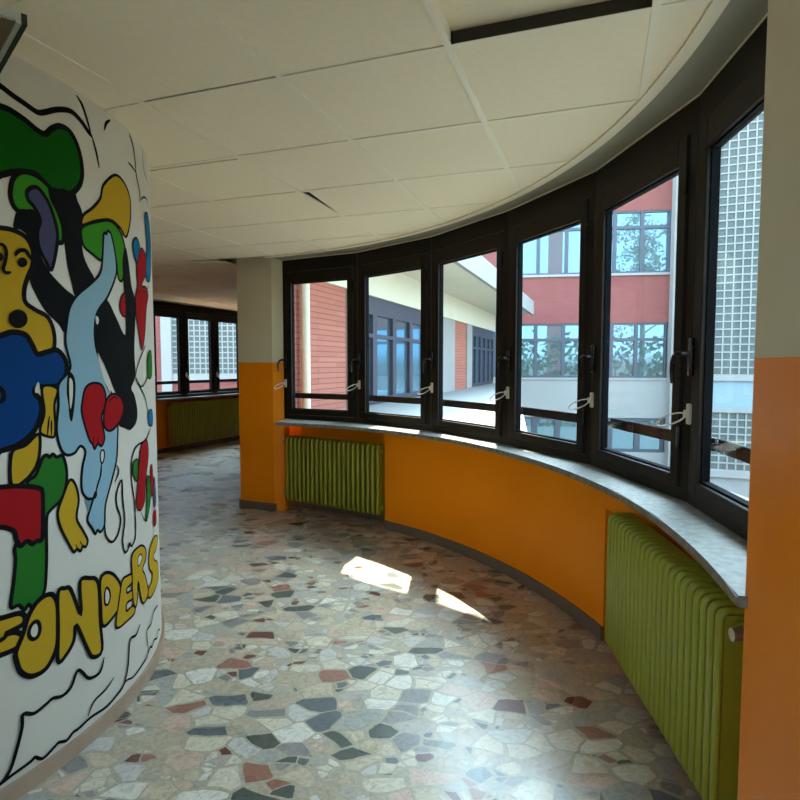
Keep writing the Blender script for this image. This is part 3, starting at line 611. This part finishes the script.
for s0, s1, n in ((1.86, 6.4, 5), (9.8, 13.2, 5)):
    st = (s1-s0)/n
    for k in range(n):
        a, c = s0+k*st, s0+(k+1)*st
        b = MB(); slab(b, a, a+.09, .0, -.08, .82, 2.5); slab(b, c-.09, c, .0, -.08, .82, 2.5); slab(b, a+.09, c-.09, 0, -.08, 2.22, 2.5); slab(b, a+.09, c-.09, 0, -.08, .82, .90); slab(b, a+.09, c-.09, 0, -.08, 1.86, 1.92)
        wf = wpart(b, 'window_frame', M['ext_frame_w'])
        b = MB(); slab(b, a+.09, c-.09, -.05, -.07, .90, 2.22)
        bmesh.ops.transform(b.bm, matrix=wing_inv, verts=b.bm.verts); b.done('window_pane', M['wing_glass'], wf)
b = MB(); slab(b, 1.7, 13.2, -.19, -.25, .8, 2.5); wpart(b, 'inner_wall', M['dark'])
b = MB(); p = wg(.33, .09); b.tube([(p[0]-O.x, p[1]-O.y, -3.6), (p[0]-O.x, p[1]-O.y, 3.03)], .055, 16); b.done('downpipe', M['ext_cream'], wing, smooth=.6)
b = MB(); b.prism([wg(.2, 0), (-.35, 5.9), (.55, 5.1), (1.05, 4.6), (4.0, 19.9), wg(13.7, 0)], .62, .80); struct(b.done('ground_terrace', M['ext_slab']))

# ---------------------------------------------------------------- outside: red building across the courtyard
FY = 20.0
red = empty('building_red', (5, FY, -3.6), math.atan(-.14)); thing(red, 'tall red brick building with ribbon windows facing across the courtyard', 'building')
def rpart(b, name, mat, parent=None):
    for v in b.bm.verts: v.co.x = 5+((v.co.x/20*20.7)/(1+.14*v.co.x/20)-5)/.990      # metres along the skewed front
    bmesh.ops.transform(b.bm, matrix=Matrix.Translation((-5, -FY, 3.6)), verts=b.bm.verts); return b.done(name, mat, parent or red)
X0, X1 = -1.0, 9.28
b = MB()
for z0, z1 in ((2.83, 4.47), (6.56, 8.0), (9.9, 11.2)): b.box((X0, FY, z0), (X1, FY+.3, z1))
b.box((X0, FY, 4.47), (3.3, FY+.3, 6.56)); b.box((X0, FY, 8.0), (3.3, FY+.3, 9.9))
rpart(b, 'brick_wall', M['brick_far'])
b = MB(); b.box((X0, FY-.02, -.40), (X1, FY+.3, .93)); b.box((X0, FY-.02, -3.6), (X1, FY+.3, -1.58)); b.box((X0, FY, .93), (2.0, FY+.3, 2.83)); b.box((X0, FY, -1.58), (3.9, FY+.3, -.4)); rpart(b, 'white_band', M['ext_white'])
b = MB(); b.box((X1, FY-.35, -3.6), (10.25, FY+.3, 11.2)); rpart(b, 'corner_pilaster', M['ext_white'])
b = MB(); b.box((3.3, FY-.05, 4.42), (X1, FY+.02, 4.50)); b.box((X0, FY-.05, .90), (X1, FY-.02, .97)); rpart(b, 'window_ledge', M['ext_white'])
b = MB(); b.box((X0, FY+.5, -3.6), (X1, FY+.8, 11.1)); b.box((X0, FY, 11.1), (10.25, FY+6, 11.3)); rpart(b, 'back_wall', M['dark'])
def ribbon(xs, z0, z1, tz, w=.06):
    for a, c in zip(xs, xs[1:]):
        b = MB(); b.box((a, FY+.02, z0), (a+w, FY+.14, z1)); b.box((c-w, FY+.02, z0), (c, FY+.14, z1)); b.box((a+w, FY+.02, z0), (c-w, FY+.14, z0+w)); b.box((a+w, FY+.02, z1-w), (c-w, FY+.14, z1))
        if tz: b.box((a+w, FY+.02, tz-.05), (c-w, FY+.14, tz+.05))
        fo = rpart(b, 'window_frame', M['ext_frame'])
        b = MB(); b.box((a+w, FY+.08, z0+w), (c-w, FY+.10, z1-w)); rpart(b, 'window_pane', M['ext_glass'], fo)
ribbon([3.3, 4.75, 5.72, 6.55, 7.37, 8.30, 9.28], 4.50, 6.56, 6.02)
ribbon([3.3, 4.75, 5.72, 6.55, 7.37, 8.30, 9.28], 8.0, 9.9, 9.4)
ribbon([2.0, 3.3, 4.7, 5.66, 6.5, 7.33, 8.18, 9.22], .97, 2.83, 2.27)
ribbon([3.9, 4.7, 5.5, 6.4, 7.33, 8.3, 9.22], -1.58, -.40, None, .1)

# ---------------------------------------------------------------- outside: glass-block screens
def screen(name, label, p, q, rows, cell=.195):
    p, q = Vector(p), Vector(q); L = (q-p).length; d = (q-p)/L
    r = empty(name, (p.x, p.y, -3.6), math.atan2(d.y, d.x)); thing(r, label, 'wall screen')
    H0 = 3.6
    for z0, z1 in rows:
        n = round(L/cell); m = round((z1-z0)/cell); sx, sz = L/n, (z1-z0)/m
        b = MB()
        for i in range(n+1): b.box((i*sx-.022, -.03, z0+H0), (i*sx+.022, .06, z1+H0))
        for j in range(m+1): b.box((0, -.026, z0+H0+j*sz-.022), (L, .056, z0+H0+j*sz+.022))
        lt = b.done('grille', M['ext_white'], r)
        b = MB(); b.box((0, .0, z0+H0), (L, .03, z1+H0)); b.done('glass_block_panel', M['block'], r)
    zs = sorted([v for rw in rows for v in rw])
    return r, L, H0
sA, LA_, H0 = screen('glass_block_screen', 'white grid of glass blocks outside the window next to the near pier', (9.36, 18.2), (12.2, 17.03), ((1.10, 11.5), (-1.88, -.06)), .235)
b = MB(); b.box((-.05, -.08, .92+H0), (LA_, .1, 1.10+H0)); b.box((-.05, -.08, -.06+H0), (LA_, .1, .06+H0)); b.box((-.05, -.1, -2.1+H0), (LA_, .12, -1.88+H0)); b.box((-.05, 0, 0), (LA_, .12, 1.5)); b.box((-.1, -.06, 1.5), (-.02, .1, 15.1)); b.done('band', M['ext_white'], sA)
b = MB(); b.box((0, .0, .06+H0), (LA_, .05, .92+H0)); b.done('panel_strip', M['ext_strip'], sA)
sB, LB_, H0 = screen('glass_block_screen', 'white grid of glass blocks outside the windows at the corridor end', (-8.3, 21), (-4.2, 21.6), ((1.07, 7.0),))
b = MB(); b.box((-.36, -.1, 0), (0, .3, 10.6)); b.box((0, -.05, .8+H0), (LB_, .1, 1.07+H0)); b.done('band', M['ext_white'], sB)
b = MB(); b.box((0, 0, 0), (LB_, .1, .8+H0)); b.done('lower_wall', M['brick_far'], sB)
b = MB(); b.box((-3.2, .0, 0), (-.36, .3, 10.6)); b.done('brick_wall', M['brick_far'], sB)
b = MB(); b.box((-45, -45, -3.7), (45, 60, -3.6)); struct(b.done('ground', M['ground']))

# ---------------------------------------------------------------- tree whose reflection shows in the windows opposite
def tree(loc, h, r, seed, label):
    rr = random.Random(seed); t = empty('tree', loc); thing(t, label, 'tree')
    b = MB(); b.tube([(0, 0, 0), (.1, .1, h*.35), (.0, .2, h*.7), (0, 0, h*.92)], [.28, .22, .14, .05], 10)
    for k in range(7):
        a = k*.9; z = h*(.4+.06*k); b.tube([(0, .1, z), (math.cos(a)*r*.4, math.sin(a)*r*.4, z+r*.3), (math.cos(a)*r*.75, math.sin(a)*r*.75, z+r*.5)], [.09, .06, .02], 7)
    b.done('trunk', M['bark'], t, smooth=.8)
    b = MB()
    cl = [(rr.gauss(0, r*.5), rr.gauss(0, r*.5), h*.72+rr.gauss(0, h*.13)) for _ in range(46)]
    for c in cl:
        for _ in range(60):
            p = Vector(c)+Vector((rr.gauss(0, .42), rr.gauss(0, .42), rr.gauss(0, .36)))
            u = Vector((rr.gauss(0, 1), rr.gauss(0, 1), rr.gauss(0, 1))).normalized(); v = u.orthogonal().normalized(); s = rr.uniform(.10, .2)
            b.bm.faces.new([b.bm.verts.new(p+x) for x in (u*s, v*s*.5, -u*s, -v*s*.5)])
    b.done('foliage', M['leaf'], t)
tree((12.2, -14.5, -3.6), 19, 2.3, 3, 'leafy green tree reflected in the upper windows of the red building')

hg = empty('hedge', (2, -7.5, -3.6)); thing(hg, 'unseen hedge added to darken the lower windows of the red building', 'hedge')  # put in out of view so the panes opposite mirror something dark
rr = random.Random(11); b = MB()
for _ in range(2600):
    p = Vector((rr.uniform(-5, 13), rr.gauss(0, .5), rr.uniform(0, 7.0)+rr.gauss(0, .35))); u = Vector((rr.gauss(0, 1), rr.gauss(0, 1), rr.gauss(0, 1))).normalized(); v = u.orthogonal().normalized(); q = rr.uniform(.18, .34)
    b.bm.faces.new([b.bm.verts.new(p+x) for x in (u*q, v*q*.6, -u*q, -v*q*.6)])
b.done('foliage', M['leaf'], hg)
b = MB()
for i in range(18): b.tube([(-4.5+i, 0, 0), (-4.4+i, .1, 3), (-4.5+i, 0, 5.6)], [.09, .07, .03], 6)
b.done('stem', M['bark'], hg)
tw = empty('stair_tower', (4.7, -16, -3.6)); thing(tw, 'plain brick stair tower reflected in the upper windows of the red building', 'building')
b = MB(); b.box((-.65, -.6, 0), (.65, .6, 22)); b.done('wall', M['brick_far'], tw)
b = MB(); b.box((-.75, -.7, 22), (.75, .7, 22.3)); b.done('cap', M['ext_white'], tw)
# ---------------------------------------------------------------- light, world, camera
sun = bpy.data.lights.new('sun', 'SUN'); sun.energy = 3.9; sun.angle = math.radians(.53); sun.color = (1, .94, .78)
so = bpy.data.objects.new('sun', sun); COL.objects.link(so)
so.rotation_euler = Vector((-.11, -1, -1.79)).to_track_quat('-Z', 'Y').to_euler()
w = bpy.data.worlds.new('sky'); scn.world = w; w.use_nodes = True; nt = w.node_tree
bg = nt.nodes['Background']
tc = nt.nodes.new('ShaderNodeTexCoord'); s = nt.nodes.new('ShaderNodeSeparateXYZ'); nt.links.new(tc.outputs['Generated'], s.inputs[0])
rp = ramp(nt, [(0, (.25, .27, .25)), (.02, (.62, .82, 1.0)), (.35, (.48, .74, 1.0)), (1, (.36, .62, 1.0))]); nt.links.new(s.outputs['Z'], rp.inputs[0])
nt.links.new(rp.outputs[0], bg.inputs[0]); bg.inputs[1].default_value = 1.25
dn = nt.nodes.new('ShaderNodeVectorMath'); dn.operation = 'DOT_PRODUCT'; dn.inputs[1].default_value = Vector((.11, 1, 1.79)).normalized()
nt.links.new(tc.outputs['Generated'], dn.inputs[0])
lobe = math_node(nt, 'POWER', math_node(nt, 'MAXIMUM', dn.outputs['Value'], 0), 7)          # bright haze around the sun
bg2 = nt.nodes.new('ShaderNodeBackground'); bg2.inputs[0].default_value = (.68, .90, 1, 1); nt.links.new(math_node(nt, 'MULTIPLY', lobe, 5.5), bg2.inputs[1])
ad = nt.nodes.new('ShaderNodeAddShader'); nt.links.new(bg.outputs[0], ad.inputs[0]); nt.links.new(bg2.outputs[0], ad.inputs[1]); nt.links.new(ad.outputs[0], nt.nodes['World Output'].inputs[0])
cam = bpy.data.cameras.new('camera'); cam.lens = 575/800*36; cam.sensor_width = 36; cam.clip_start = .02
co = bpy.data.objects.new('camera', cam); COL.objects.link(co); co.location = (0, 0, 1.45); co.rotation_euler = (PI/2-.063, 0, 0)
scn.camera = co
cy = scn.cycles
cy.use_denoising = True; cy.max_bounces = 14; cy.diffuse_bounces = 8; cy.glossy_bounces = 5; cy.transparent_max_bounces = 24; cy.sample_clamp_indirect = 4
cy.caustics_reflective = False; cy.caustics_refractive = False
vs = scn.view_settings
vs.view_transform = 'Standard'; vs.look = 'None'; vs.gamma = 1; vs.use_curve_mapping = False; vs.exposure = 2.8
